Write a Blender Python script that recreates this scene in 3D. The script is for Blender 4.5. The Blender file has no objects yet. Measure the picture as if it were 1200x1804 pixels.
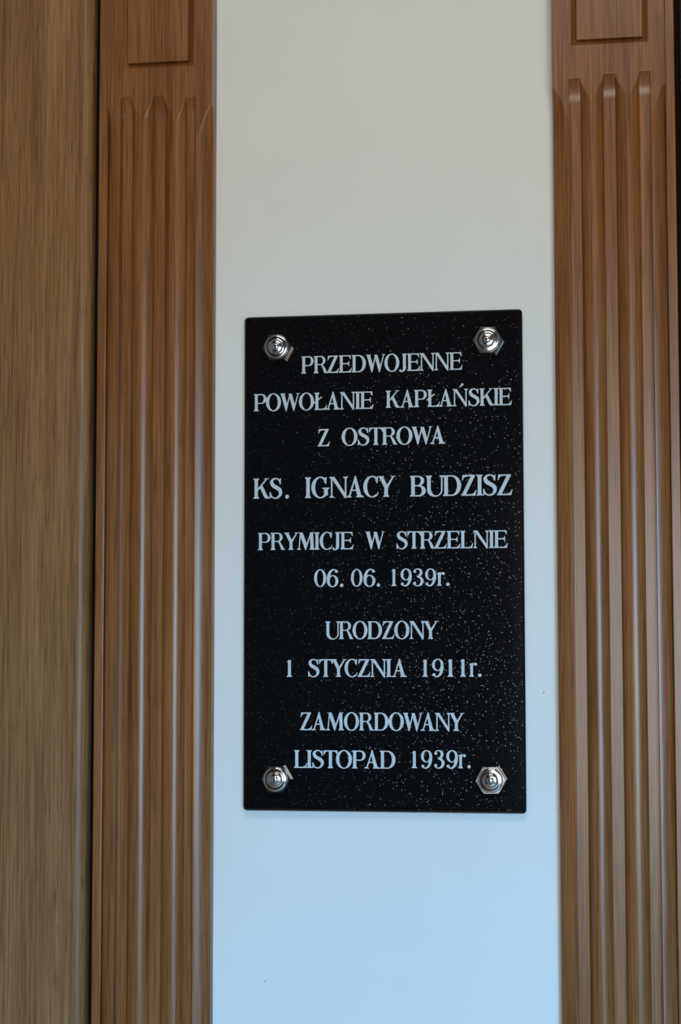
import bpy, bmesh, math
from math import sin, cos, pi, sqrt, radians
from mathutils import Vector, Matrix

SC = bpy.context.scene
COL = SC.collection

# ------------------------------------------------------------------ camera
# world: the plaque wall is the plane y = 0 and looks towards -y; z = 0 is the plaque's centre
F_PX, CX, CY, CZ, YAW, PITCH, ROLL = 3300.0, 0.3635, -2.638, -0.1374, 0.1600, 0.0775, -0.0010
cam_d = bpy.data.cameras.new('camera')
cam = bpy.data.objects.new('camera', cam_d)
COL.objects.link(cam)
cam_d.sensor_fit = 'VERTICAL'
cam_d.sensor_height = 36.0
cam_d.lens = F_PX / 1804 * 36.0
cam_d.clip_start = 0.02
f = Vector((-sin(YAW) * cos(PITCH), cos(YAW) * cos(PITCH), sin(PITCH)))
r = Vector((cos(YAW), sin(YAW), 0))
u = r.cross(f)
r2 = cos(ROLL) * r + sin(ROLL) * u
u2 = -sin(ROLL) * r + cos(ROLL) * u
cam.matrix_world = Matrix(((r2.x, u2.x, -f.x, CX), (r2.y, u2.y, -f.y, CY), (r2.z, u2.z, -f.z, CZ), (0, 0, 0, 1)))
SC.camera = cam

# ------------------------------------------------------------------ exposure
vs = SC.view_settings
SC.display_settings.display_device = 'sRGB'
vs.view_transform = 'Standard'
vs.look = 'None'
vs.exposure = -0.07
vs.gamma = 1.0
vs.use_curve_mapping = False
cy = SC.cycles
cy.max_bounces = 8
cy.diffuse_bounces = 5
cy.glossy_bounces = 4
cy.sample_clamp_indirect = 4.0
cy.use_denoising = True
cy.caustics_reflective = False
cy.caustics_refractive = False

# ------------------------------------------------------------------ room dimensions
ROOM_X0, ROOM_X1 = -2.3, 2.6
ROOM_Y = -5.3
FLOOR_Z, CEIL_Z = -1.75, 3.35
WINDOWS = [(1.15, 2.50, -1.05, 0.62, 2)]       # open to the sky
FROSTED = (-0.04, 0.92, -0.80, 0.62)           # frosted daylit pane of the glazed door   # x0, x1, z0, z1, panes across

# ------------------------------------------------------------------ world: blue sky over pale ground
SKY_K = 63.0
w = bpy.data.worlds.new('sky'); SC.world = w
w.use_nodes = True
nt = w.node_tree; nt.nodes.clear()
out = nt.nodes.new('ShaderNodeOutputWorld')
bg = nt.nodes.new('ShaderNodeBackground')
tc = nt.nodes.new('ShaderNodeTexCoord')
sp = nt.nodes.new('ShaderNodeSeparateXYZ')
rp = nt.nodes.new('ShaderNodeValToRGB')
mr = nt.nodes.new('ShaderNodeMapRange')
mr.inputs['From Min'].default_value = -1; mr.inputs['From Max'].default_value = 1
nt.links.new(tc.outputs['Generated'], sp.inputs[0])
nt.links.new(sp.outputs['Z'], mr.inputs['Value'])
nt.links.new(mr.outputs[0], rp.inputs[0])
rp.color_ramp.elements[0].position = 0.495
rp.color_ramp.elements[0].color = (0.20, 0.20, 0.17, 1)
rp.color_ramp.elements[1].position = 0.515
rp.color_ramp.elements[1].color = (0.16, 0.56, 1.0, 1)
e = rp.color_ramp.elements.new(0.75); e.color = (0.14, 0.5, 1.0, 1)
bg.inputs['Strength'].default_value = SKY_K
nt.links.new(rp.outputs[0], bg.inputs['Color'])
nt.links.new(bg.outputs[0], out.inputs[0])

# ------------------------------------------------------------------ lights
def area(name, loc, rot, sx, sy, power, color, portal=False, spread=180):
    l = bpy.data.lights.new(name, 'AREA')
    l.shape = 'RECTANGLE'; l.size = sx; l.size_y = sy
    l.energy = power; l.color = color
    l.spread = radians(spread)
    o = bpy.data.objects.new(name, l); COL.objects.link(o)
    o.location = loc; o.rotation_euler = rot
    if portal:
        l.cycles.is_portal = True
    return o

for x0, x1, z0, z1, _ in WINDOWS:
    # portal only: guides the sampling of the sky through the opening
    area('window_portal', ((x0 + x1) / 2, ROOM_Y - 0.02, (z0 + z1) / 2), (radians(90), 0, 0), x1 - x0, z1 - z0, 1, (1, 1, 1), True)
area('frosted_pane_light', ((FROSTED[0] + FROSTED[1]) / 2, ROOM_Y + 0.012, (FROSTED[2] + FROSTED[3]) / 2), (radians(90), 0, 0), FROSTED[1] - FROSTED[0], FROSTED[3] - FROSTED[2], 56, (1.0, 0.97, 0.90))
area('overhead_fill_light', (0.2, -3.9, 3.05), (radians(38), 0, 0), 2.0, 1.3, 51, (1.0, 0.985, 0.92))  # unseen fill light, added for the neutral base light on the wall

# ------------------------------------------------------------------ helpers
def new_mesh(name, verts, faces, mat=None, parent=None, smooth=False):
    me = bpy.data.meshes.new(name)
    me.from_pydata([tuple(v) for v in verts], [], faces)
    me.update()
    if smooth:
        me.polygons.foreach_set('use_smooth', [True] * len(me.polygons))
    o = bpy.data.objects.new(name, me); COL.objects.link(o)
    if mat: me.materials.append(mat)
    if parent: o.parent = parent
    return o

def bm_obj(name, bm, mat=None, parent=None, smooth=False):
    bmesh.ops.recalc_face_normals(bm, faces=bm.faces)
    me = bpy.data.meshes.new(name); bm.to_mesh(me); bm.free()
    if smooth:
        me.polygons.foreach_set('use_smooth', [True] * len(me.polygons))
    o = bpy.data.objects.new(name, me); COL.objects.link(o)
    if mat: me.materials.append(mat)
    if parent: o.parent = parent
    return o

def box_bm(x0, x1, y0, y1, z0, z1, bm=None, bevel=0.0, seg=2):
    own = bmesh.new()
    m = Matrix.Translation(((x0 + x1) / 2, (y0 + y1) / 2, (z0 + z1) / 2)) @ Matrix.Diagonal((x1 - x0, y1 - y0, z1 - z0, 1))
    bmesh.ops.create_cube(own, size=1, matrix=m)
    if bevel:
        bmesh.ops.bevel(own, geom=own.edges[:], offset=bevel, segments=seg, affect='EDGES', profile=0.5)
    if bm is None:
        return own
    tmp = bpy.data.meshes.new('tmp'); own.to_mesh(tmp); own.free()
    bm.from_mesh(tmp); bpy.data.meshes.remove(tmp)
    return bm

def empty(name, loc=(0, 0, 0)):
    o = bpy.data.objects.new(name, None); COL.objects.link(o)
    o.location = loc; o.empty_display_size = 0.05
    return o

def tag(o, label=None, cat=None, group=None, kind=None):
    if label: o['label'] = label
    if cat: o['category'] = cat
    if group: o['group'] = group
    if kind: o['kind'] = kind
    return o

def smooth_by_angle(o, deg=35):
    me = o.data
    me.polygons.foreach_set('use_smooth', [True] * len(me.polygons))
    me.set_sharp_from_angle(angle=radians(deg))

# ------------------------------------------------------------------ materials
def mat_base(name):
    m = bpy.data.materials.new(name); m.use_nodes = True
    return m, m.node_tree, m.node_tree.nodes['Principled BSDF']

def N(nt, typ, **kw):
    n = nt.nodes.new(typ)
    for k, v in kw.items():
        setattr(n, k, v)
    return n

def wood(name, dark, mid, light, rough=0.36, grain=1.0, offset=0.0):
    m, nt, b = mat_base(name)
    L = nt.links.new
    tc = N(nt, 'ShaderNodeTexCoord')
    def noise(sx, sz, scale, detail, off=0.0):
        mp = N(nt, 'ShaderNodeMapping'); mp.inputs['Scale'].default_value = (sx, sx * 0.08, sz)
        mp.inputs['Location'].default_value = (off + offset, offset * 2, off * 3)
        n = N(nt, 'ShaderNodeTexNoise'); n.inputs['Scale'].default_value = scale; n.inputs['Detail'].default_value = detail
        n.inputs['Roughness'].default_value = 0.6
        L(tc.outputs['Object'], mp.inputs[0]); L(mp.outputs[0], n.inputs['Vector'])
        return n
    fine = noise(430, 6, 1.0, 3)
    broad = noise(34, 1.1, 1.0, 3, 4.2)
    pores = noise(620, 20, 1.0, 1, 9.1)
    mx = N(nt, 'ShaderNodeMath', operation='MULTIPLY_ADD')
    L(fine.outputs[0], mx.inputs[0]); mx.inputs[1].default_value = 0.55
    m2 = N(nt, 'ShaderNodeMath', operation='MULTIPLY'); L(broad.outputs[0], m2.inputs[0]); m2.inputs[1].default_value = 0.45
    L(m2.outputs[0], mx.inputs[2])
    cr = N(nt, 'ShaderNodeValToRGB')
    cr.color_ramp.elements[0].position = 0.36; cr.color_ramp.elements[0].color = (*dark, 1)
    cr.color_ramp.elements[1].position = 0.64; cr.color_ramp.elements[1].color = (*light, 1)
    e = cr.color_ramp.elements.new(0.5); e.color = (*mid, 1)
    L(mx.outputs[0], cr.inputs[0])
    pr = N(nt, 'ShaderNodeValToRGB')
    pr.color_ramp.elements[0].position = 0.30; pr.color_ramp.elements[0].color = (0.55, 0.5, 0.45, 1)
    pr.color_ramp.elements[1].position = 0.42; pr.color_ramp.elements[1].color = (1, 1, 1, 1)
    L(pores.outputs[0], pr.inputs[0])
    mm = N(nt, 'ShaderNodeMix', data_type='RGBA', blend_type='MULTIPLY'); mm.inputs[0].default_value = 0.8 * grain
    L(cr.outputs[0], mm.inputs[6]); L(pr.outputs[0], mm.inputs[7])
    L(mm.outputs[2], b.inputs['Base Color'])
    rr = N(nt, 'ShaderNodeMapRange'); rr.inputs['To Min'].default_value = rough - 0.05; rr.inputs['To Max'].default_value = rough + 0.07
    L(fine.outputs[0], rr.inputs['Value']); L(rr.outputs[0], b.inputs['Roughness'])
    bp = N(nt, 'ShaderNodeBump'); bp.inputs['Strength'].default_value = 0.16 * grain; bp.inputs['Distance'].default_value = 0.0006
    L(mx.outputs[0], bp.inputs['Height']); L(bp.outputs[0], b.inputs['Normal'])
    b.inputs['IOR'].default_value = 1.45
    return m

M_WOOD = wood('oak_pilaster', (0.140, 0.048, 0.012), (0.240, 0.093, 0.029), (0.335, 0.142, 0.050), 0.29, 0.8)
M_PANEL = wood('oak_panel', (0.150, 0.066, 0.023), (0.250, 0.122, 0.045), (0.345, 0.180, 0.074), 0.40, 1.0, 3.0)

def plaster():
    m, nt, b = mat_base('white_painted_wall')
    L = nt.links.new
    tc = N(nt, 'ShaderNodeTexCoord')
    n = N(nt, 'ShaderNodeTexNoise'); n.inputs['Scale'].default_value = 5; n.inputs['Detail'].default_value = 3
    L(tc.outputs['Object'], n.inputs['Vector'])
    cr = N(nt, 'ShaderNodeValToRGB')
    cr.color_ramp.elements[0].position = 0.3; cr.color_ramp.elements[0].color = (0.76, 0.77, 0.76, 1)
    cr.color_ramp.elements[1].position = 0.7; cr.color_ramp.elements[1].color = (0.79, 0.80, 0.79, 1)
    L(n.outputs[0], cr.inputs[0])
    col = cr.outputs[0]
    for px_, pz_, rad in ((0.2249, -0.1865, 0.0016), (-0.1709, -0.5936, 0.0013)):        # two small specks of dirt on the paint
        dd = N(nt, 'ShaderNodeVectorMath', operation='DISTANCE'); L(tc.outputs['Object'], dd.inputs[0]); dd.inputs[1].default_value = (px_, 0, pz_)
        lt = N(nt, 'ShaderNodeMapRange'); L(dd.outputs['Value'], lt.inputs['Value']); lt.inputs['From Min'].default_value = rad; lt.inputs['From Max'].default_value = rad * 0.4
        mq = N(nt, 'ShaderNodeMix', data_type='RGBA'); L(lt.outputs[0], mq.inputs[0]); L(col, mq.inputs[6]); mq.inputs[7].default_value = (0.22, 0.22, 0.24, 1)
        col = mq.outputs[2]
    L(col, b.inputs['Base Color'])
    b.inputs['Roughness'].default_value = 0.55
    f2 = N(nt, 'ShaderNodeTexNoise'); f2.inputs['Scale'].default_value = 260; f2.inputs['Detail'].default_value = 2
    L(tc.outputs['Object'], f2.inputs['Vector'])
    bp = N(nt, 'ShaderNodeBump'); bp.inputs['Strength'].default_value = 0.06; bp.inputs['Distance'].default_value = 0.0005
    L(f2.outputs[0], bp.inputs['Height']); L(bp.outputs[0], b.inputs['Normal'])
    return m
M_WALL = plaster()

def simple(name, color, rough=0.6, metal=0.0, scale=20, vary=0.06):
    m, nt, b = mat_base(name)
    tc = N(nt, 'ShaderNodeTexCoord'); n = N(nt, 'ShaderNodeTexNoise'); n.inputs['Scale'].default_value = scale
    nt.links.new(tc.outputs['Object'], n.inputs['Vector'])
    cr = N(nt, 'ShaderNodeValToRGB')
    cr.color_ramp.elements[0].position = 0.3; cr.color_ramp.elements[0].color = (*[c * (1 - vary) for c in color], 1)
    cr.color_ramp.elements[1].position = 0.7; cr.color_ramp.elements[1].color = (*[min(1, c * (1 + vary)) for c in color], 1)
    nt.links.new(n.outputs[0], cr.inputs[0]); nt.links.new(cr.outputs[0], b.inputs['Base Color'])
    b.inputs['Roughness'].default_value = rough; b.inputs['Metallic'].default_value = metal
    return m

M_ROOM = simple('room_plaster', (0.22, 0.21, 0.20), 0.8, 0, 3)
M_DARK = simple('dark_oak_wainscot', (0.035, 0.026, 0.020), 0.6, 0, 3)
M_FLOOR = simple('terracotta_floor', (0.22, 0.15, 0.10), 0.5, 0, 6)
M_GAP_SHADE = simple('gap_shade', (0.012, 0.006, 0.003), 0.9)  # shade of the panel gaps, put into a near-black colour
M_GAP_SHADE.node_tree.nodes['Principled BSDF'].inputs['Specular IOR Level'].default_value = 0.05
M_CHROME = simple('polished_chrome', (0.86, 0.87, 0.88), 0.10, 1.0)
M_FRAME = simple('white_window_frame', (0.7, 0.7, 0.68), 0.5)
M_LETTER = simple('silver_letter_paint', (0.53, 0.60, 0.65), 0.55, 0.0, 40, 0.05)

def granite():
    m, nt, b = mat_base('black_granite')
    L = nt.links.new
    tc = N(nt, 'ShaderNodeTexCoord')
    v = N(nt, 'ShaderNodeTexVoronoi', feature='F1'); v.inputs['Scale'].default_value = 420
    dn = N(nt, 'ShaderNodeTexNoise'); dn.inputs['Scale'].default_value = 420; dn.inputs['Detail'].default_value = 2
    L(tc.outputs['Object'], dn.inputs['Vector'])
    dm = N(nt, 'ShaderNodeVectorMath', operation='MULTIPLY_ADD'); L(dn.outputs['Color'], dm.inputs[0]); dm.inputs[1].default_value = (0.003, 0.003, 0.003); L(tc.outputs['Object'], dm.inputs[2])
    L(dm.outputs[0], v.inputs['Vector'])
    sz = N(nt, 'ShaderNodeMath', operation='LESS_THAN'); L(v.outputs['Distance'], sz.inputs[0]); sz.inputs[1].default_value = 0.30
    sx = N(nt, 'ShaderNodeSeparateColor'); L(v.outputs['Color'], sx.inputs[0])
    pick = N(nt, 'ShaderNodeMath', operation='GREATER_THAN'); L(sx.outputs[0], pick.inputs[0]); pick.inputs[1].default_value = 0.78
    fl = N(nt, 'ShaderNodeMath', operation='MULTIPLY'); L(sz.outputs[0], fl.inputs[0]); L(pick.outputs[0], fl.inputs[1])
    br = N(nt, 'ShaderNodeMath', operation='MULTIPLY'); L(fl.outputs[0], br.inputs[0]); L(sx.outputs[1], br.inputs[1])
    mx = N(nt, 'ShaderNodeMix', data_type='RGBA'); L(br.outputs[0], mx.inputs[0])
    mx.inputs[6].default_value = (0.0045, 0.005, 0.006, 1); mx.inputs[7].default_value = (0.035, 0.035, 0.037, 1)
    L(mx.outputs[2], b.inputs['Base Color'])
    # mica flakes tilt every way: their own normals make some of them glint
    nn = N(nt, 'ShaderNodeVectorMath', operation='MULTIPLY_ADD')
    L(v.outputs['Color'], nn.inputs[0]); nn.inputs[1].default_value = (0.17, 0.17, 0.17); nn.inputs[2].default_value = (-0.085, -0.085, -0.085)
    sc = N(nt, 'ShaderNodeVectorMath', operation='SCALE'); L(nn.outputs[0], sc.inputs[0]); L(fl.outputs[0], sc.inputs['Scale'])
    ge = N(nt, 'ShaderNodeNewGeometry')
    ad = N(nt, 'ShaderNodeVectorMath', operation='ADD'); L(ge.outputs['Normal'], ad.inputs[0]); L(sc.outputs[0], ad.inputs[1])
    no = N(nt, 'ShaderNodeVectorMath', operation='NORMALIZE'); L(ad.outputs[0], no.inputs[0])
    L(no.outputs[0], b.inputs['Normal'])
    rg = N(nt, 'ShaderNodeMath', operation='MULTIPLY_ADD'); L(fl.outputs[0], rg.inputs[0]); rg.inputs[1].default_value = 0.09; rg.inputs[2].default_value = 0.05
    L(rg.outputs[0], b.inputs['Roughness'])
    sr = N(nt, 'ShaderNodeMath', operation='MULTIPLY_ADD'); L(fl.outputs[0], sr.inputs[0]); sr.inputs[1].default_value = -0.15; sr.inputs[2].default_value = 0.4
    L(sr.outputs[0], b.inputs['Specular IOR Level'])
    return m
M_GRANITE = granite()

M_PANEL.node_tree.nodes['Principled BSDF'].inputs['IOR'].default_value = 1.38

# ------------------------------------------------------------------ the room
def wall_with_holes(name, x0, x1, z0, z1, ya, yb, holes, mat):
    xs = sorted({x0, x1, *[h[0] for h in holes], *[h[1] for h in holes]})
    zs = sorted({z0, z1, *[h[2] for h in holes], *[h[3] for h in holes]})
    bm = bmesh.new()
    for i in range(len(xs) - 1):
        for j in range(len(zs) - 1):
            mx, mz = (xs[i] + xs[i + 1]) / 2, (zs[j] + zs[j + 1]) / 2
            if any(h[0] < mx < h[1] and h[2] < mz < h[3] for h in holes):
                continue
            box_bm(xs[i], xs[i + 1], ya, yb, zs[j], zs[j + 1], bm)
    return bm_obj(name, bm, mat)

T = 0.12
o = bm_obj('wall_back', box_bm(ROOM_X0, ROOM_X1, 0, T, FLOOR_Z, CEIL_Z), M_WALL); tag(o, kind='structure')
o = bm_obj('wall_left', box_bm(ROOM_X0 - T, ROOM_X0, ROOM_Y, 0, FLOOR_Z, CEIL_Z), M_ROOM); tag(o, kind='structure')
o = bm_obj('wall_right', box_bm(ROOM_X1, ROOM_X1 + T, ROOM_Y, 0, FLOOR_Z, CEIL_Z), M_ROOM); tag(o, kind='structure')
o = wall_with_holes('wall_front', ROOM_X0, ROOM_X1, FLOOR_Z, CEIL_Z, ROOM_Y - T, ROOM_Y, [h[:4] for h in WINDOWS], M_DARK); tag(o, kind='structure')
o = bm_obj('floor', box_bm(ROOM_X0 - T, ROOM_X1 + T, ROOM_Y - T, T, FLOOR_Z - 0.1, FLOOR_Z), M_FLOOR); tag(o, kind='structure')
o = bm_obj('ceiling', box_bm(ROOM_X0 - T, ROOM_X1 + T, ROOM_Y - T, T, CEIL_Z, CEIL_Z + 0.1), M_ROOM); tag(o, kind='structure')
for k, (x0, x1, z0, z1, n) in enumerate(WINDOWS):
    bm = bmesh.new()
    fw = 0.045
    ya, yb = ROOM_Y - 0.09, ROOM_Y - 0.04
    box_bm(x0, x1, ya, yb, z0, z0 + fw, bm); box_bm(x0, x1, ya, yb, z1 - fw, z1, bm)
    box_bm(x0, x0 + fw, ya, yb, z0 + fw, z1 - fw, bm); box_bm(x1 - fw, x1, ya, yb, z0 + fw, z1 - fw, bm)
    for i in range(1, n):
        xm = x0 + (x1 - x0) * i / n
        box_bm(xm - 0.03, xm + 0.03, ya, yb, z0 + fw, z1 - fw, bm)
    o = bm_obj('window_%d' % (k + 1), bm, M_FRAME); tag(o, kind='structure')
fx0, fx1, fz0, fz1 = FROSTED
bm = box_bm(fx0 - 0.06, fx1 + 0.06, ROOM_Y + 0.0005, ROOM_Y + 0.010, FLOOR_Z + 0.001, fz1 + 0.08)
for a0, a1, b0, b1 in ((fx0 - 0.06, fx0, fz0 - 0.06, fz1 + 0.06), (fx1, fx1 + 0.06, fz0 - 0.06, fz1 + 0.06), (fx0, fx1, fz1, fz1 + 0.06), (fx0, fx1, fz0 - 0.06, fz0), ((fx0 + fx1) / 2 - 0.02, (fx0 + fx1) / 2 + 0.02, fz0, fz1)):
    box_bm(a0, a1, ROOM_Y + 0.011, ROOM_Y + 0.03, b0, b1, bm)
o = bm_obj('door_1', bm, M_DARK); tag(o, kind='structure')

# ------------------------------------------------------------------ fluted pilasters
D = 0.014                 # routing depth
FACE_Y = -0.031           # front face of the board
FLATS = [(0.2700, 0.2855), (0.3180, 0.3345), (0.3680, 0.3832)]
RIN, ROUT = 0.2462, 0.4035     # inner edge (white wall side), outer edge of the ribs
STRIP = 0.4170
TOPS = [0.6775, 0.6815, 0.6830]

def qell(t):              # quarter round: t 0..1 across the roundover, returns 0..1 share of depth removed at the crest side 0
    return 1 - sqrt(max(0.0, 1 - (1 - t) ** 2))

def qsup(t, p=1.55):      # the outside roundovers turn down more sharply at the crest
    return 1 - max(0.0, 1 - (1 - t) ** p) ** (1 / p)

def face_h(a, z):
    """depth (>= 0) of the routed board below its face, a = |x| across, z = height"""
    d = 0.0
    for k, (f0, f1) in enumerate(FLATS):
        s = TOPS[k] - z
        if s <= 0:
            continue
        Lr = 0.036
        Rr = (Lr * Lr + D * D) / (2 * D)
        dep = D if s >= Lr else D - Rr + sqrt(max(0, Rr * Rr - (Lr - s) ** 2))
        dep = max(0.0, min(D, dep))
        if f0 <= a <= f1:
            d = max(d, dep)
        elif a < f0 and k > 0:
            W = (f0 - FLATS[k - 1][1]) / 2
            t = (f0 - a) / W
            if t < 1: d = max(d, D * qell(t) - (D - dep))
        elif a > f1 and k < 2:
            W = (FLATS[k + 1][0] - f1) / 2
            t = (a - f1) / W
            if t < 1: d = max(d, D * qell(t) - (D - dep))
    # the two outside roundovers, which fade out into a point a little lower down
    s = 0.664 - z
    if s > 0:
        Lr = 0.055
        dep = D if s >= Lr else D * sqrt(1 - (1 - s / Lr) ** 2)
        W = FLATS[0][0] - RIN
        t = (a - RIN) / W
        if 0 <= t < 1: d = max(d, D * qsup(t) - (D - dep))
        W = ROUT - FLATS[2][1]
        t = (ROUT - a) / W
        if 0 <= t < 1: d = max(d, 0.75 * (D * qsup(t) - (D - dep)))
    return d

def pil_columns():
    cols = [RIN, RIN + 0.0006]
    def seg(a0, a1, n, cos_ends='both'):
        out = []
        for i in range(n + 1):
            t = i / n
            if cos_ends == 'both': t = (1 - cos(pi * t)) / 2
            elif cos_ends == 'start': t = 1 - cos(pi / 2 * t)
            elif cos_ends == 'end': t = sin(pi / 2 * t)
            out.append(a0 + (a1 - a0) * t)
        return out
    cols += seg(RIN, FLATS[0][0] - 0.0004, 22, 'both')
    for k, (f0, f1) in enumerate(FLATS):
        cols += [f0 if k else f0 + 0.0002, (f0 + f1) / 2, f1 if k < 2 else f1 - 0.0002]
        if k < 2:
            a, b = f1, FLATS[k + 1][0]
            cols += seg(a, b, 30)
    cols += seg(FLATS[2][1] + 0.0004, ROUT, 22, 'both')
    cols = sorted(set(round(c, 6) for c in cols))
    return cols

def pilaster(sgn, label):
    root = empty('fluted_pilaster', (sgn * 0.33, 0, FLOOR_Z))
    inv = Matrix.Translation(-root.location)
    cols = pil_columns()
    zs = [FLOOR_Z + 0.001]
    z = -0.9
    while z < 0.58:
        zs.append(z); z += 0.08
    z = 0.585
    while z < 0.690:
        zs.append(z); z += 0.00075
    zs += [0.69, 0.70, 0.715]
    zs = sorted(zs)
    verts, faces = [], []
    nc = len(cols)
    for z in zs:
        for a in cols:
            verts.append((sgn * a, FACE_Y + face_h(a, z), z))
    for j in range(len(zs) - 1):
        for i in range(nc - 1):
            q = (j * nc + i, j * nc + i + 1, (j + 1) * nc + i + 1, (j + 1) * nc + i)
            faces.append(q if sgn > 0 else q[::-1])
    # edge returns to the wall
    for idx, flip in ((0, False), (nc - 1, True)):
        base = len(verts)
        for z in zs:
            verts.append((sgn * cols[idx], -0.0005, z))
        for j in range(len(zs) - 1):
            q = (base + j, j * nc + idx, (j + 1) * nc + idx, base + j + 1)
            if flip: q = q[::-1]
            faces.append(q if sgn > 0 else q[::-1])
    sh = new_mesh('fluted_shaft', verts, faces, M_WOOD, root)
    smooth_by_angle(sh, 40)
    sh.data.transform(inv)
    # head board with a raised field inside a routed groove; runs on above the picture
    Z0, Z1 = 0.715, 1.12
    ox0, ox1, oz0, oz1 = 0.2735, 0.3810, 0.7242, 1.08       # outer line of the groove
    def hd(a, z):
        m = min(a - ox0, ox1 - a, z - oz0, oz1 - z)
        if m <= 0: return 0.0
        g = 0.0080
        if m < g:
            if m < 0.0012: return 0.0012 * (m / 0.0012)
            return 0.0012 + 0.0075 * (m - 0.0012) / (g - 0.0012)
        return 0.0
    e1 = [0.0, 0.0012, 0.0045, 0.0079, 0.0081]
    hc = sorted(set([RIN, ROUT] + [ox0 + e for e in e1] + [ox1 - e for e in e1] + [0.26, 0.30, 0.327, 0.355, 0.39]))
    hz = sorted(set([Z0, Z1] + [oz0 + e for e in e1] + [oz1 - e for e in e1] + [0.8, 0.9, 1.0]))
    verts, faces = [], []
    nc = len(hc)
    for z in hz:
        for a in hc:
            verts.append((sgn * a, FACE_Y + hd(a, z), z))
    for j in range(len(hz) - 1):
        for i in range(nc - 1):
            q = (j * nc + i, j * nc + i + 1, (j + 1) * nc + i + 1, (j + 1) * nc + i)
            faces.append(q if sgn > 0 else q[::-1])
    for idx, flip in ((0, False), (nc - 1, True)):
        base = len(verts)
        for z in hz:
            verts.append((sgn * hc[idx], -0.0005, z))
        for j in range(len(hz) - 1):
            q = (base + j, j * nc + idx, (j + 1) * nc + idx, base + j + 1)
            if flip: q = q[::-1]
            faces.append(q if sgn > 0 else q[::-1])
    hb = new_mesh('head_panel', verts, faces, M_WOOD, root)
    smooth_by_angle(hb, 20)
    hb.data.transform(inv)
    # narrow strip along the outer side
    a0, a1 = ROUT + 0.0002, STRIP
    bm = box_bm(min(sgn * a0, sgn * a1), max(sgn * a0, sgn * a1), FACE_Y + 0.004, -0.0005, FLOOR_Z + 0.001, 1.12, bevel=0.0012)
    st = bm_obj('edge_strip', bm, M_WOOD, root, False)
    st.data.transform(inv)
    tag(root, label, 'pilaster', 'fluted oak pilasters beside the white wall')
    return root

pilaster(-1, 'brown oak fluted pilaster left of the black plaque, between white wall and flat wood panel')
pilaster(1, 'brown oak fluted pilaster right of the black plaque, at the right edge of the photo')

# ------------------------------------------------------------------ flat oak panels beyond the pilasters
def flat_panel(sgn, name, label):
    a0, a1 = 0.4265, 1.35
    R = 0.0155
    yf = -0.034
    prof = [(a0, -0.0005)]
    for i in range(13):
        t = pi / 2 * i / 12
        prof.append((a0 + R * (1 - cos(t)), yf + R * 0.9 * (1 - sin(t))))
    prof.append((a1, yf)); prof.append((a1, -0.0005))
    zs = [FLOOR_Z + 0.001, -0.5, 0.3, 1.12]
    verts, faces = [], []
    n = len(prof)
    for z in zs:
        for a, y in prof: verts.append((sgn * a, y, z))
    for j in range(len(zs) - 1):
        for i in range(n - 1):
            q = (j * n + i, j * n + i + 1, (j + 1) * n + i + 1, (j + 1) * n + i)
            faces.append(q if sgn > 0 else q[::-1])
    root = new_mesh(name, verts, faces, M_PANEL)
    smooth_by_angle(root, 30)
    for v in root.data.vertices: v.co.x -= sgn * 0.8; v.co.z -= FLOOR_Z
    root.location = (sgn * 0.8, 0, FLOOR_Z)
    tag(root, label, 'panel')
    return root
flat_panel(-1, 'wood_panel', 'smooth flat oak panel with rounded edge at the left edge of the photo')
flat_panel(1, 'wood_panel', 'flat oak panel just beyond the narrow dark gap right of the right pilaster')
# added near-black strips: shade of the gaps between pilaster and panel, as colour
for k, sgn in enumerate((-1, 1)):
    o = bm_obj('shade_strip_%d' % (k + 1), box_bm(min(sgn * 0.4175, sgn * 0.4260), max(sgn * 0.4175, sgn * 0.4260), -0.010, -0.0005, FLOOR_Z + 0.001, 1.12), M_GAP_SHADE)
    tag(o, kind='structure')

# ------------------------------------------------------------------ plaque
plaque = empty('memorial_plaque', (0, 0, -0.353))
tag(plaque, 'black speckled granite memorial plaque with silver capitals and four chrome cap nuts', 'plaque')
PINV = Matrix.Translation((0, 0, 0.353))
PW, PH, PY = 0.2002, 0.3535, -0.016

def slab():
    def outline(inset, y, rr):
        pts = []
        hw, hh = PW - inset, PH - inset
        rr = max(0.001, rr - inset)
        for cx_, cz_, a0 in ((hw - rr, hh - rr, 0), (-hw + rr, hh - rr, 90), (-hw + rr, -hh + rr, 180), (hw - rr, -hh + rr, 270)):
            for i in range(7):
                t = radians(a0 + 90 * i / 6)
                pts.append((cx_ + rr * cos(t), y, cz_ + rr * sin(t)))
        return pts
    rings = [outline(0, -0.002, 0.0055), outline(0, PY + 0.0036, 0.0055), outline(0.0004, PY + 0.0024, 0.0055), outline(0.0022, PY + 0.0006, 0.0055), outline(0.0036, PY, 0.0055)]
    verts = [p for rg in rings for p in rg]
    n = len(rings[0]); faces = []
    for j in range(len(rings) - 1):
        for i in range(n):
            k = (i + 1) % n
            faces.append((j * n + i, j * n + k, (j + 1) * n + k, (j + 1) * n + i))
    faces.append(tuple(range((len(rings) - 1) * n, len(rings) * n)))
    faces.append(tuple(reversed(range(n))))
    bm = bmesh.new()
    vs_ = [bm.verts.new(v) for v in verts]
    for fc in faces: bm.faces.new([vs_[i] for i in fc])
    o = bm_obj('granite_slab', bm, M_GRANITE, plaque)
    o.data.transform(PINV)
slab()

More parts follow.
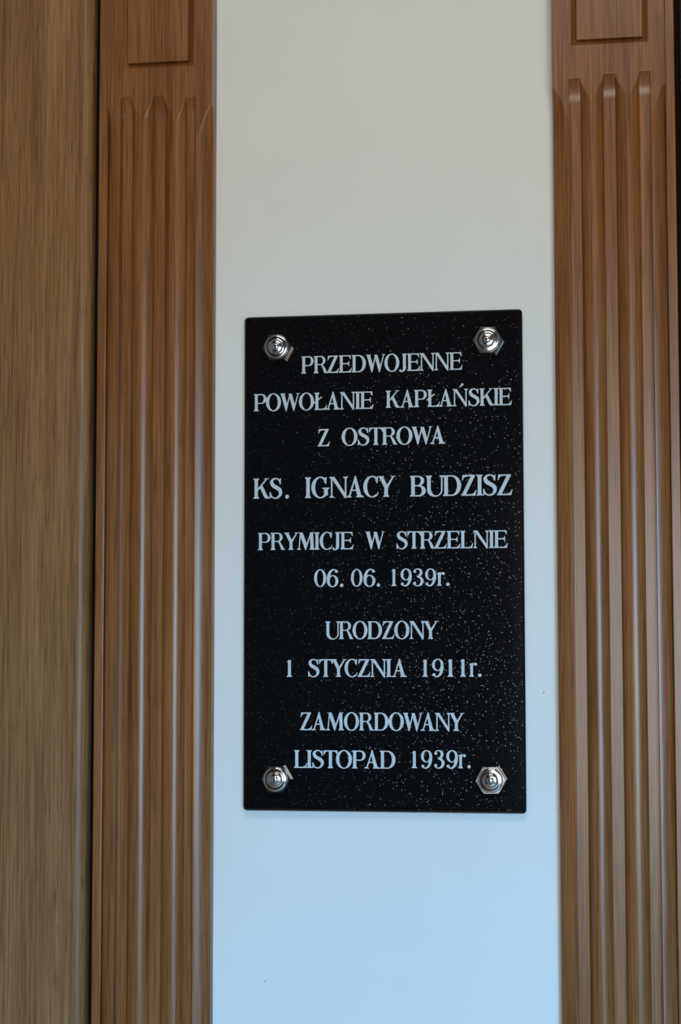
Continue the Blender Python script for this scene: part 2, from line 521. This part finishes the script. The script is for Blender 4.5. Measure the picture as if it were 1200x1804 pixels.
# ---- letters: an own serif alphabet, cap height 1
class G:
    def __init__(s): s.p = []        # list of (verts, faces)
    def poly(s, pts): s.p.append((list(pts), [tuple(range(len(pts)))])); return s
    def strip(s, A, B):
        n = len(A); s.p.append((list(A) + list(B), [(i, i + 1, n + i + 1, n + i) for i in range(n - 1)])); return s
    def ell(s, cx, cy, rx, ry, tx, ty, a0, a1, n=20, icx=None):
        icx = cx if icx is None else icx
        A, B = [], []
        for i in range(n + 1):
            t = radians(a0 + (a1 - a0) * i / n)
            A.append((cx + rx * cos(t), cy + ry * sin(t))); B.append((icx + (rx - tx) * cos(t), cy + (ry - ty) * sin(t)))
        return s.strip(A, B)
    def stroke(s, pts, ws, n=8):
        """smooth variable-width stroke through pts"""
        P = [Vector(p) for p in pts]; m = len(P); L_, W_ = [], []
        for i in range(m - 1):
            p0, p1, p2, p3 = P[max(i - 1, 0)], P[i], P[i + 1], P[min(i + 2, m - 1)]
            for k in range(n):
                t = k / n
                L_.append(0.5 * ((2 * p1) + (p2 - p0) * t + (2 * p0 - 5 * p1 + 4 * p2 - p3) * t * t + (3 * p1 - p0 - 3 * p2 + p3) * t ** 3))
                tt = t * t * (3 - 2 * t)
                W_.append(ws[i] * (1 - tt) + ws[i + 1] * tt)
        L_.append(P[-1]); W_.append(ws[-1])
        A, B = [], []
        for i in range(len(L_)):
            d = L_[min(i + 1, len(L_) - 1)] - L_[max(i - 1, 0)]
            d.normalize(); nn = Vector((-d.y, d.x))
            A.append(tuple(L_[i] + nn * W_[i] / 2)); B.append(tuple(L_[i] - nn * W_[i] / 2))
        return s.strip(A, B)
    def disc(s, cx, cy, rx, ry=None, n=16):
        ry = ry or rx
        return s.poly([(cx + rx * cos(2 * pi * i / n), cy + ry * sin(2 * pi * i / n)) for i in range(n)])
    def stem(s, x, w=0.160, y0=0.0, y1=1.0, bl=1, br=1, tl=1, tr=1, ov=0.055):
        h, bk = 0.035, 0.085
        pts = []
        pts += [(x - ov, y0), (x + w + ov, y0)] if False else []
        pts += ([(x - ov, y0)] if bl else [(x, y0)])
        pts += ([(x + w + ov, y0), (x + w + ov, y0 + h), (x + w + 0.012, y0 + bk), (x + w, y0 + bk + 0.05)] if br else [(x + w, y0)])
        pts += ([(x + w, y1 - bk - 0.05), (x + w + 0.012, y1 - bk), (x + w + ov, y1 - h), (x + w + ov, y1)] if tr else [(x + w, y1)])
        pts += ([(x - ov, y1), (x - ov, y1 - h), (x - 0.012, y1 - bk), (x, y1 - bk - 0.05)] if tl else [(x, y1)])
        pts += ([(x, y0 + bk + 0.05), (x - 0.012, y0 + bk), (x - ov, y0 + h)] if bl else [])
        return s.poly(pts)
    def diag(s, x0, y0, x1, y1, w): return s.poly([(x0, y0), (x0 + w, y0), (x1 + w, y1), (x1, y1)])
    def serif(s, x0, x1, y, up=1, c0=None, c1=None):
        """flat foot from x0 to x1 at height y; up=1: foot at the bottom of a stroke"""
        c0 = (x0 * 0.7 + x1 * 0.3) if c0 is None else c0; c1 = (x0 * 0.3 + x1 * 0.7) if c1 is None else c1
        return s.poly([(x0, y), (x1, y), (x1, y + 0.035 * up), (c1, y + 0.10 * up), (c0, y + 0.10 * up), (x0, y + 0.035 * up)])

TN = 0.065          # thin
def g_I():
    return G().stem(0.055), 0.285
def g_P(r=False):
    g = G().stem(0.055, br=1, tr=0)
    g.poly([(0.20, 0.93), (0.42, 0.93), (0.42, 1.0), (0.20, 1.0)])
    g.poly([(0.20, 0.43), (0.42, 0.43), (0.42, 0.49), (0.20, 0.49)])
    g.ell(0.42, 0.715, 0.27, 0.285, 0.155, 0.062, -90, 90)
    return g, 0.69
def g_R():
    g = G().stem(0.055, tr=0)
    g.poly([(0.20, 0.935), (0.40, 0.935), (0.40, 1.0), (0.20, 1.0)])
    g.poly([(0.20, 0.47), (0.42, 0.47), (0.42, 0.53), (0.20, 0.53)])
    g.ell(0.40, 0.735, 0.26, 0.265, 0.155, 0.062, -90, 90)
    g.strip([(0.33, 0.53), (0.42, 0.46), (0.50, 0.28), (0.57, 0.05), (0.60, 0.0)], [(0.47, 0.50), (0.55, 0.44), (0.64, 0.28), (0.73, 0.09), (0.80, 0.0)])
    return g, 0.80
def g_Z():
    g = G()
    g.poly([(0.03, 0.73), (0.06, 0.73), (0.13, 0.88), (0.24, 0.93), (0.60, 0.93), (0.60, 1.0), (0.06, 1.0)])
    g.diag(0.0, 0.0, 0.43, 0.96, 0.175)
    g.poly([(0.0, 0.0), (0.61, 0.0), (0.67, 0.27), (0.64, 0.27), (0.55, 0.12), (0.43, 0.07), (0.0, 0.07)])
    return g, 0.66
def g_E():
    g = G().stem(0.055, br=0, tr=0)
    g.poly([(0.20, 0.935), (0.52, 0.935), (0.58, 0.89), (0.64, 0.76), (0.67, 0.76), (0.655, 1.0), (0.20, 1.0)])
    g.poly([(0.20, 0.485), (0.46, 0.485), (0.52, 0.44), (0.55, 0.36), (0.575, 0.36), (0.575, 0.67), (0.55, 0.67), (0.52, 0.59), (0.46, 0.55), (0.20, 0.55)])
    g.poly([(0.20, 0.0), (0.665, 0.0), (0.72, 0.27), (0.69, 0.27), (0.61, 0.13), (0.50, 0.07), (0.20, 0.07)])
    return g, 0.71
def g_L():
    g = G().stem(0.055, br=0)
    g.poly([(0.20, 0.0), (0.62, 0.0), (0.68, 0.29), (0.65, 0.29), (0.57, 0.13), (0.45, 0.07), (0.20, 0.07)])
    return g, 0.67
def g_Ls():
    g, w_ = g_L()
    g.poly([(-0.07, 0.40), (-0.02, 0.35), (0.42, 0.72), (0.37, 0.77)])
    return g, w_
def g_D():
    g = G().stem(0.055, br=0, tr=0)
    g.poly([(0.20, 0.935), (0.38, 0.935), (0.38, 1.0), (0.20, 1.0)])
    g.poly([(0.20, 0.0), (0.38, 0.0), (0.38, 0.065), (0.20, 0.065)])
    g.ell(0.38, 0.5, 0.41, 0.5, 0.18, 0.065, -90, 90, 28)
    return g, 0.79
def g_O(w_=0.82):
    g = G(); c = w_ / 2
    g.ell(c, 0.5, c, 0.525, 0.175, 0.06, 0, 360, 44)
    return g, w_
def g_W():
    g = G()
    g.diag(0.28, 0.0, 0.05, 0.97, 0.0).p.pop()
    g.poly([(0.04, 0.98), (0.235, 0.98), (0.42, 0.24), (0.345, -0.03), (0.305, -0.03)])
    g.poly([(0.345, -0.03), (0.385, 0.14), (0.575, 0.98), (0.51, 0.98), (0.305, 0.10), (0.305, -0.03)])
    g.poly([(0.455, 0.98), (0.64, 0.98), (0.82, 0.24), (0.765, -0.03), (0.72, -0.03)])
    g.poly([(0.72, -0.03), (0.765, -0.03), (0.80, 0.12), (1.01, 0.97), (0.945, 0.97), (0.74, 0.14)])
    g.poly([(0.0, 0.965), (0.28, 0.965), (0.28, 1.0), (0.0, 1.0)])
    g.poly([(0.88, 0.965), (1.07, 0.965), (1.07, 1.0), (0.88, 1.0)])
    return g, 1.07
def g_V():
    return None
def g_J():
    g = G().stem(0.20, bl=0, br=0, y0=0.24)
    g.strip([(0.375, 0.25), (0.355, 0.11), (0.28, 0.0), (0.16, -0.05), (0.04, -0.04), (0.0, 0.02)],
            [(0.20, 0.25), (0.195, 0.14), (0.17, 0.05), (0.12, 0.015), (0.09, 0.04), (0.08, 0.11)])
    g.disc(0.05, 0.055, 0.055)
    return g, 0.43
def g_N():
    g = G()
    g.stem(0.075, 0.07, tr=0, ov=0.07)
    g.poly([(0.0, 1.0), (0.235, 1.0), (0.76, 0.13), (0.76, -0.03), (0.70, -0.03), (0.10, 0.93), (0.0, 0.965)])
    g.stem(0.70, 0.07, bl=0, br=0, ov=0.075, y0=0.0)
    return g, 0.845
def g_Na():
    g, w_ = g_N()
    g.poly([(0.36, 1.10), (0.42, 1.08), (0.61, 1.24), (0.57, 1.32), (0.51, 1.33)])
    return g, w_
def g_A():
    g = G()
    g.poly([(0.09, 0.0), (0.16, 0.0), (0.42, 0.88), (0.40, 1.02), (0.385, 1.02)])
    g.poly([(0.50, 0.0), (0.70, 0.0), (0.43, 1.03), (0.375, 1.03), (0.345, 0.86)])
    g.poly([(0.20, 0.31), (0.58, 0.31), (0.56, 0.375), (0.22, 0.375)])
    g.serif(0.0, 0.24, 0.0, 1, 0.10, 0.16); g.serif(0.44, 0.79, 0.0, 1, 0.50, 0.70)
    return g, 0.79
def g_K():
    g = G().stem(0.055)
    g.poly([(0.20, 0.42), (0.25, 0.42), (0.66, 0.96), (0.58, 0.96), (0.20, 0.49)])
    g.strip([(0.30, 0.54), (0.40, 0.34), (0.48, 0.14), (0.56, 0.0)], [(0.42, 0.66), (0.54, 0.42), (0.66, 0.15), (0.80, 0.0)])
    g.poly([(0.50, 0.965), (0.74, 0.965), (0.74, 1.0), (0.50, 1.0)])
    return g, 0.79
def g_S(w_=0.62):
    g = G()
    k = w_ / 0.62
    P = [(0.51, 0.80), (0.44, 0.93), (0.31, 0.985), (0.17, 0.93), (0.115, 0.79), (0.20, 0.63), (0.34, 0.54), (0.49, 0.42), (0.535, 0.25), (0.45, 0.08), (0.30, 0.01), (0.14, 0.07), (0.06, 0.23)]
    W_ = [0.06, 0.07, 0.065, 0.10, 0.16, 0.185, 0.19, 0.185, 0.15, 0.10, 0.065, 0.07, 0.07]
    g.stroke([(a * k, b) for a, b in P], W_)
    g.poly([(0.50 * k, 0.70), (0.545 * k, 0.70), (0.555 * k, 1.0), (0.52 * k, 1.0), (0.46 * k, 0.90)])
    g.poly([(0.02, 0.0), (0.055, 0.0), (0.12 * k, 0.10), (0.07, 0.32), (0.02, 0.32)])
    return g, w_
def g_T():
    g = G().stem(0.275, tl=0, tr=0)
    g.poly([(0.0, 0.73), (0.03, 0.73), (0.11, 0.89), (0.20, 0.935), (0.53, 0.935), (0.62, 0.89), (0.70, 0.73), (0.73, 0.73), (0.71, 1.0), (0.02, 1.0)])
    return g, 0.73
def g_C():
    g = G()
    g.ell(0.40, 0.5, 0.40, 0.525, 0.175, 0.062, 52, 308, 30)
    g.poly([(0.605, 0.66), (0.64, 0.66), (0.665, 1.0), (0.63, 1.0), (0.56, 0.89), (0.54, 0.80)])
    g.poly([(0.60, 0.13), (0.66, 0.26), (0.685, 0.24), (0.64, 0.08), (0.56, 0.02)])
    return g, 0.69
def g_G():
    g = G()
    g.ell(0.41, 0.5, 0.41, 0.525, 0.175, 0.062, 48, 312, 30)
    g.poly([(0.635, 0.66), (0.67, 0.66), (0.69, 1.0), (0.655, 1.0), (0.60, 0.89), (0.57, 0.80)])
    g.poly([(0.575, 0.06), (0.75, 0.12), (0.75, 0.40), (0.82, 0.455), (0.82, 0.49), (0.49, 0.49), (0.49, 0.455), (0.575, 0.40)])
    return g, 0.81
def g_Y():
    g = G()
    g.poly([(0.05, 0.98), (0.245, 0.98), (0.45, 0.52), (0.45, 0.42), (0.315, 0.42)])
    g.poly([(0.36, 0.48), (0.45, 0.42), (0.74, 0.97), (0.66, 0.97)])
    g.stem(0.305, tl=0, tr=0, y1=0.50)
    g.poly([(0.0, 0.965), (0.29, 0.965), (0.29, 1.0), (0.0, 1.0)])
    g.poly([(0.59, 0.965), (0.81, 0.965), (0.81, 1.0), (0.59, 1.0)])
    return g, 0.80
def g_M():
    g = G()
    g.poly([(0.07, 0.0), (0.135, 0.0), (0.205, 0.93), (0.15, 0.97)])
    g.poly([(0.13, 1.0), (0.30, 1.0), (0.55, 0.28), (0.485, -0.02), (0.445, -0.02), (0.145, 0.86)])
    g.poly([(0.445, -0.02), (0.485, -0.02), (0.79, 0.98), (0.72, 0.98), (0.46, 0.16)])
    g.poly([(0.70, 1.0), (0.87, 1.0), (0.91, 0.0), (0.735, 0.0)])
    g.serif(0.0, 0.21, 0.0, 1, 0.07, 0.14); g.serif(0.68, 0.965, 0.0, 1, 0.735, 0.91)
    g.poly([(0.06, 0.965), (0.3, 0.965), (0.3, 1.0), (0.06, 1.0)]); g.poly([(0.70, 0.965), (0.935, 0.965), (0.935, 1.0), (0.70, 1.0)])
    return g, 0.965
def g_B():
    g = G().stem(0.055, br=0, tr=0)
    for y0, y1, xc, rx in ((0.935, 1.0, 0.38, 0), (0.485, 0.545, 0.38, 0), (0.0, 0.065, 0.38, 0)):
        g.poly([(0.20, y0), (xc, y0), (xc, y1), (0.20, y1)])
    g.ell(0.37, 0.7575, 0.255, 0.2425, 0.155, 0.06, -90, 90)
    g.ell(0.38, 0.2725, 0.315, 0.2725, 0.175, 0.062, -90, 90)
    return g, 0.695
def g_U():
    g = G().stem(0.055, bl=0, br=0, y0=0.30)
    g.stem(0.66, 0.068, bl=0, br=0, y0=0.30, ov=0.07)
    n = 18; A, B = [], []
    for i in range(n + 1):
        t = pi + pi * i / n
        A.append((0.3915 + 0.3365 * cos(t), 0.305 + 0.335 * sin(t)))
        B.append((0.445 + 0.215 * cos(t), 0.305 + 0.265 * sin(t)))
    g.strip(A, B)
    return g, 0.795
def g_0():
    g = G(); g.ell(0.32, 0.5, 0.32, 0.515, 0.155, 0.055, 0, 360, 40); return g, 0.64
def g_1():
    g = G().stem(0.075, 0.16, tl=0, tr=0, y1=0.99, ov=0.07)
    g.poly([(0.02, 0.86), (0.08, 0.885), (0.235, 0.93), (0.235, 1.0), (0.15, 0.965), (0.02, 0.90)])
    return g, 0.305
def g_9(flip=False):
    parts = G()
    parts.ell(0.305, 0.67, 0.305, 0.35, 0.15, 0.06, 0, 360, 36)
    parts.stroke([(0.535, 0.72), (0.53, 0.45), (0.46, 0.20), (0.34, 0.04), (0.20, 0.015), (0.10, 0.09)], [0.14, 0.16, 0.14, 0.10, 0.07, 0.08])
    parts.disc(0.10, 0.12, 0.085)
    if flip:
        parts.p = [([(0.61 - x, 1.0 - y) for x, y in v], f_) for v, f_ in parts.p]
    return parts, 0.61
def g_3():
    g = G()
    g.disc(0.11, 0.83, 0.08)
    g.stroke([(0.07, 0.85), (0.13, 0.95), (0.27, 0.985), (0.40, 0.92), (0.44, 0.77), (0.38, 0.62), (0.22, 0.54)], [0.07, 0.06, 0.065, 0.12, 0.155, 0.12, 0.055])
    g.stroke([(0.22, 0.54), (0.40, 0.48), (0.495, 0.29), (0.42, 0.09), (0.26, 0.01), (0.12, 0.05), (0.06, 0.14)], [0.055, 0.13, 0.165, 0.13, 0.065, 0.06, 0.08])
    g.disc(0.105, 0.165, 0.08)
    return g, 0.575
def g_r():
    g = G().stem(0.06, 0.165, y1=0.74, tl=0, tr=0)
    g.poly([(0.0, 0.69), (0.0, 0.72), (0.225, 0.80), (0.225, 0.68), (0.06, 0.66)])
    g.stroke([(0.20, 0.55), (0.25, 0.69), (0.35, 0.75), (0.43, 0.72)], [0.05, 0.06, 0.08, 0.10])
    g.disc(0.395, 0.70, 0.085)
    return g, 0.48
def g_dot():
    return G().disc(0.1, 0.09, 0.1, 0.1), 0.20

GLYPH = {'I': g_I, 'P': g_P, 'R': g_R, 'Z': g_Z, 'E': g_E, 'L': g_L, 'Ł': g_Ls, 'D': g_D, 'O': g_O, 'W': g_W, 'J': g_J, 'N': g_N,
         'Ń': g_Na, 'A': g_A, 'K': g_K, 'S': g_S, 'T': g_T, 'C': g_C, 'G': g_G, 'Y': g_Y, 'M': g_M, 'B': g_B, 'U': g_U,
         '0': g_0, '1': g_1, '9': g_9, '6': lambda: g_9(True), '3': g_3, 'r': g_r, '.': g_dot}
KERN = {'PO': -0.03, 'OW': -0.05, 'WO': -0.05, 'WA': -0.13, 'AN': -0.02, 'KA': -0.02, 'AP': -0.01, 'PŁ': 0.03, 'OŁ': 0.02, 'ŁA': -0.07, 'AŃ': -0.02, 'RO': -0.06, 'ZA': -0.03,
        'RZ': -0.06, 'AC': -0.03, 'CY': -0.05, 'NY': -0.09, 'TY': -0.09, 'YC': -0.10, 'PA': -0.08, 'OS': 0.0, 'KS': -0.04, 'RY': -0.07, 'YM': -0.08, 'NI': -0.02, 'NN': -0.04, 'NE': -0.02, 'ST': -0.03,
        'TR': -0.06, 'TO': -0.10, 'KI': -0.03, 'UD': -0.05, 'UR': -0.05, 'EN': -0.03, 'NA': -0.08, 'IE': -0.02, 'MI': -0.02, 'LI': -0.03, 'IS': -0.02}

def plane_pt(px, py, Y=PY):
    d = r2 * ((px - 600) / F_PX) - u2 * ((py - 902) / F_PX) + f
    t = (Y - CY) / d.y
    return Vector((CX, CY, CZ)) + d * t

# measured on the photograph once: word, left x, right x, baseline y, cap-top y at the word's left end
WORDS = [
    ('PRZEDWOJENNE', 531, 815, 658.5, 628.0),
    ('POWOŁANIE', 447.3, 658, 724.8, 694.5), ('KAPŁAŃSKIE', 680, 902, 718.6, 688.3),
    ('Z', 560, 581, 786.5, 756), ('OSTROWA', 602, 785, 785.2, 754.4),
    ('KS', 446.5, 497.5, 878.7, 843.2), ('IGNACY', 537.5, 697, 877.5, 841.0), ('BUDZISZ', 722.4, 903, 874.8, 838.4),
    ('PRYMICJE', 454.6, 623, 969.4, 939), ('W', 643.75, 678, 967.2, 936.6), ('STRZELNIE', 698, 894.7, 967.2, 936.4),
    ('URODZONY', 573.4, 772.3, 1126, 1094.8),
    ('STYCZNIA', 542.4, 717, 1192.5, 1161.3),
    ('ZAMORDOWANY', 528.7, 818, 1286.3, 1255),
    ('LISTOPAD', 518.3, 697, 1352.8, 1321.4)]
CHARS = [
    ('.', 502.5, 509.3, 878.3, 842.8),
    ('0', 553.5, 574.9, 1034, 1003.3), ('6', 576, 596.3, 1034, 1003.3), ('.', 599, 605.3, 1034, 1003),
    ('0', 618.3, 639, 1033.5, 1002.8), ('6', 640.8, 661.5, 1033.5, 1002.8), ('.', 663.8, 670, 1033.5, 1002.5),
    ('1', 689.6, 698.6, 1032.6, 1002.4), ('9', 705.8, 725.6, 1032.4, 1002), ('3', 727.4, 746.6, 1032.4, 1002), ('9', 749.3, 768.4, 1032.3, 1002), ('r', 770.2, 784.1, 1032, 1001.6), ('.', 786, 792.5, 1032, 1001.4),
    ('1', 505, 515, 1192.5, 1162.5),
    ('1', 744.2, 754.2, 1192.3, 1161.6), ('9', 761.3, 781.7, 1192.3, 1161), ('1', 788.3, 799.2, 1192.3, 1161.4), ('1', 810.6, 821, 1192.3, 1161.2), ('r', 827, 841, 1192.3, 1161), ('.', 842.2, 848.8, 1192.3, 1161),
    ('1', 725.3, 735, 1353.2, 1322.8), ('9', 741.8, 761.6, 1353.4, 1322), ('3', 764.4, 783.6, 1353.4, 1322), ('9', 786.4, 807, 1353.5, 1322), ('r', 807.8, 821.3, 1353.5, 1322), ('.', 823.5, 829.6, 1353.6, 1322)]

def put_glyph(ch, x, zb, sx, sz):
    g, w_ = GLYPH[ch]()
    bm = bmesh.new()
    for k, (v2, fc) in enumerate(g.p):
        y = PY - 0.0003 - 0.00002 * k
        top = [bm.verts.new((x + a * sx, y, zb + b * sz)) for a, b in v2]
        fs = []
        for q in fc:
            try: fs.append(bm.faces.new([top[i] for i in q]))
            except ValueError: pass
        ed = {}
        for q in fc:
            for a, b in zip(q, q[1:] + q[:1]):
                ed[(a, b)] = 1
        if len(fc) > 1 and all(abs(v2[0][i] - v2[len(v2) // 2 - 1][i]) < 1e-6 for i in (0, 1)):
            pass
        bot = {}
        for (a, b) in ed:
            if (b, a) in ed: continue
            for i in (a, b):
                if i not in bot: bot[i] = bm.verts.new((x + v2[i][0] * sx, PY + 0.0002, zb + v2[i][1] * sz))
            bm.faces.new((top[b], top[a], bot[a], bot[b]))
    name = 'full_stop' if ch == '.' else ('numeral' if ch.isdigit() else 'letter')
    for fc_ in bm.faces: fc_.normal_update()
    # front faces must look at -y
    for fc_ in bm.faces:
        if abs(fc_.normal.y) > 0.5 and fc_.normal.y > 0: fc_.normal_flip()
    bmesh.ops.triangulate(bm, faces=bm.faces[:])
    me = bpy.data.meshes.new(name); bm.to_mesh(me); bm.free()
    me.materials.append(M_LETTER)
    o = bpy.data.objects.new(name, me); COL.objects.link(o); o.parent = plaque
    me.transform(PINV)
    return w_

for word, xa, xb, yb, yt in WORDS:
    A = plane_pt(xa, yb); Tp = plane_pt(xa, yt); B = plane_pt(xb, yb)
    cap = Tp.z - A.z; width = B.x - A.x
    adv, x = [], 0.0
    for i, ch in enumerate(word):
        w_ = GLYPH[ch]()[1]
        adv.append(x)
        x += w_ + (KERN.get(word[i:i + 2], 0.0) if i < len(word) - 1 else 0)
    sx = width / x
    print('WORD', word, round(sx / cap, 3), round(cap * 1000, 2))
    for ch, a in zip(word, adv):
        put_glyph(ch, A.x + a * sx, A.z, sx, cap)
for ch, xa, xb, yb, yt in CHARS:
    A = plane_pt(xa, yb); Tp = plane_pt(xa, yt); B = plane_pt(xb, yb)
    put_glyph(ch, A.x, A.z, (B.x - A.x) / GLYPH[ch]()[1], Tp.z - A.z)

# ------------------------------------------------------------------ chrome cap nuts
def cap_nut(px, py, rot, label):
    c = plane_pt(px, py, PY - 0.0115)
    R = 0.0218                       # corner radius of the hexagon
    bm = bmesh.new()
    ang = [radians(60 * i) + rot for i in range(6)]
    loops = []
    for rr, y in ((R, PY - 0.0001), (R, PY - 0.0098), (R - 0.0008, PY - 0.0115)):
        loops.append([bm.verts.new((c.x + rr * cos(a), y, c.z + rr * sin(a))) for a in ang])
    for j in range(2):
        for i in range(6):
            k = (i + 1) % 6
            bm.faces.new((loops[j][i], loops[j][k], loops[j + 1][k], loops[j + 1][i]))
    bm.faces.new(loops[2]); bm.faces.new(loops[0][::-1])
    nut = bm_obj('cap_nut', bm, M_CHROME, plaque)
    nut.data.transform(PINV)
    # turned dome in rings
    prof = [(0.0180, 0.0112), (0.0180, 0.0124), (0.0174, 0.0138), (0.0162, 0.0147), (0.0148, 0.0150), (0.0128, 0.0151), (0.0113, 0.0153),
            (0.0106, 0.0158), (0.0103, 0.0166), (0.0097, 0.0176), (0.0088, 0.0183), (0.0076, 0.0187), (0.0060, 0.0189), (0.0050, 0.0191),
            (0.0045, 0.0197), (0.0038, 0.0205), (0.0028, 0.0210), (0.0014, 0.0213), (0.0, 0.0214)]
    prof = [(a * 0.955, 0.0112 + (h - 0.0112) * 0.75) for a, h in prof]
    n = 48
    bm = bmesh.new(); rings = []
    for rr, h in prof:
        if rr == 0: rings.append([bm.verts.new((c.x, PY - h, c.z))])
        else: rings.append([bm.verts.new((c.x + rr * cos(2 * pi * i / n), PY - h, c.z + rr * sin(2 * pi * i / n))) for i in range(n)])
    for j in range(len(rings) - 1):
        for i in range(n):
            k = (i + 1) % n
            if len(rings[j + 1]) == 1: bm.faces.new((rings[j][i], rings[j][k], rings[j + 1][0]))
            else: bm.faces.new((rings[j][i], rings[j][k], rings[j + 1][k], rings[j + 1][i]))
    dome = bm_obj('cap_dome', bm, M_CHROME, nut, True)
    dome.data.transform(PINV)
    return nut

cap_nut(487, 611, radians(2), None)
cap_nut(859, 599, radians(-1), None)
cap_nut(485, 1373, radians(0), None)
cap_nut(864.5, 1375, radians(2), None)
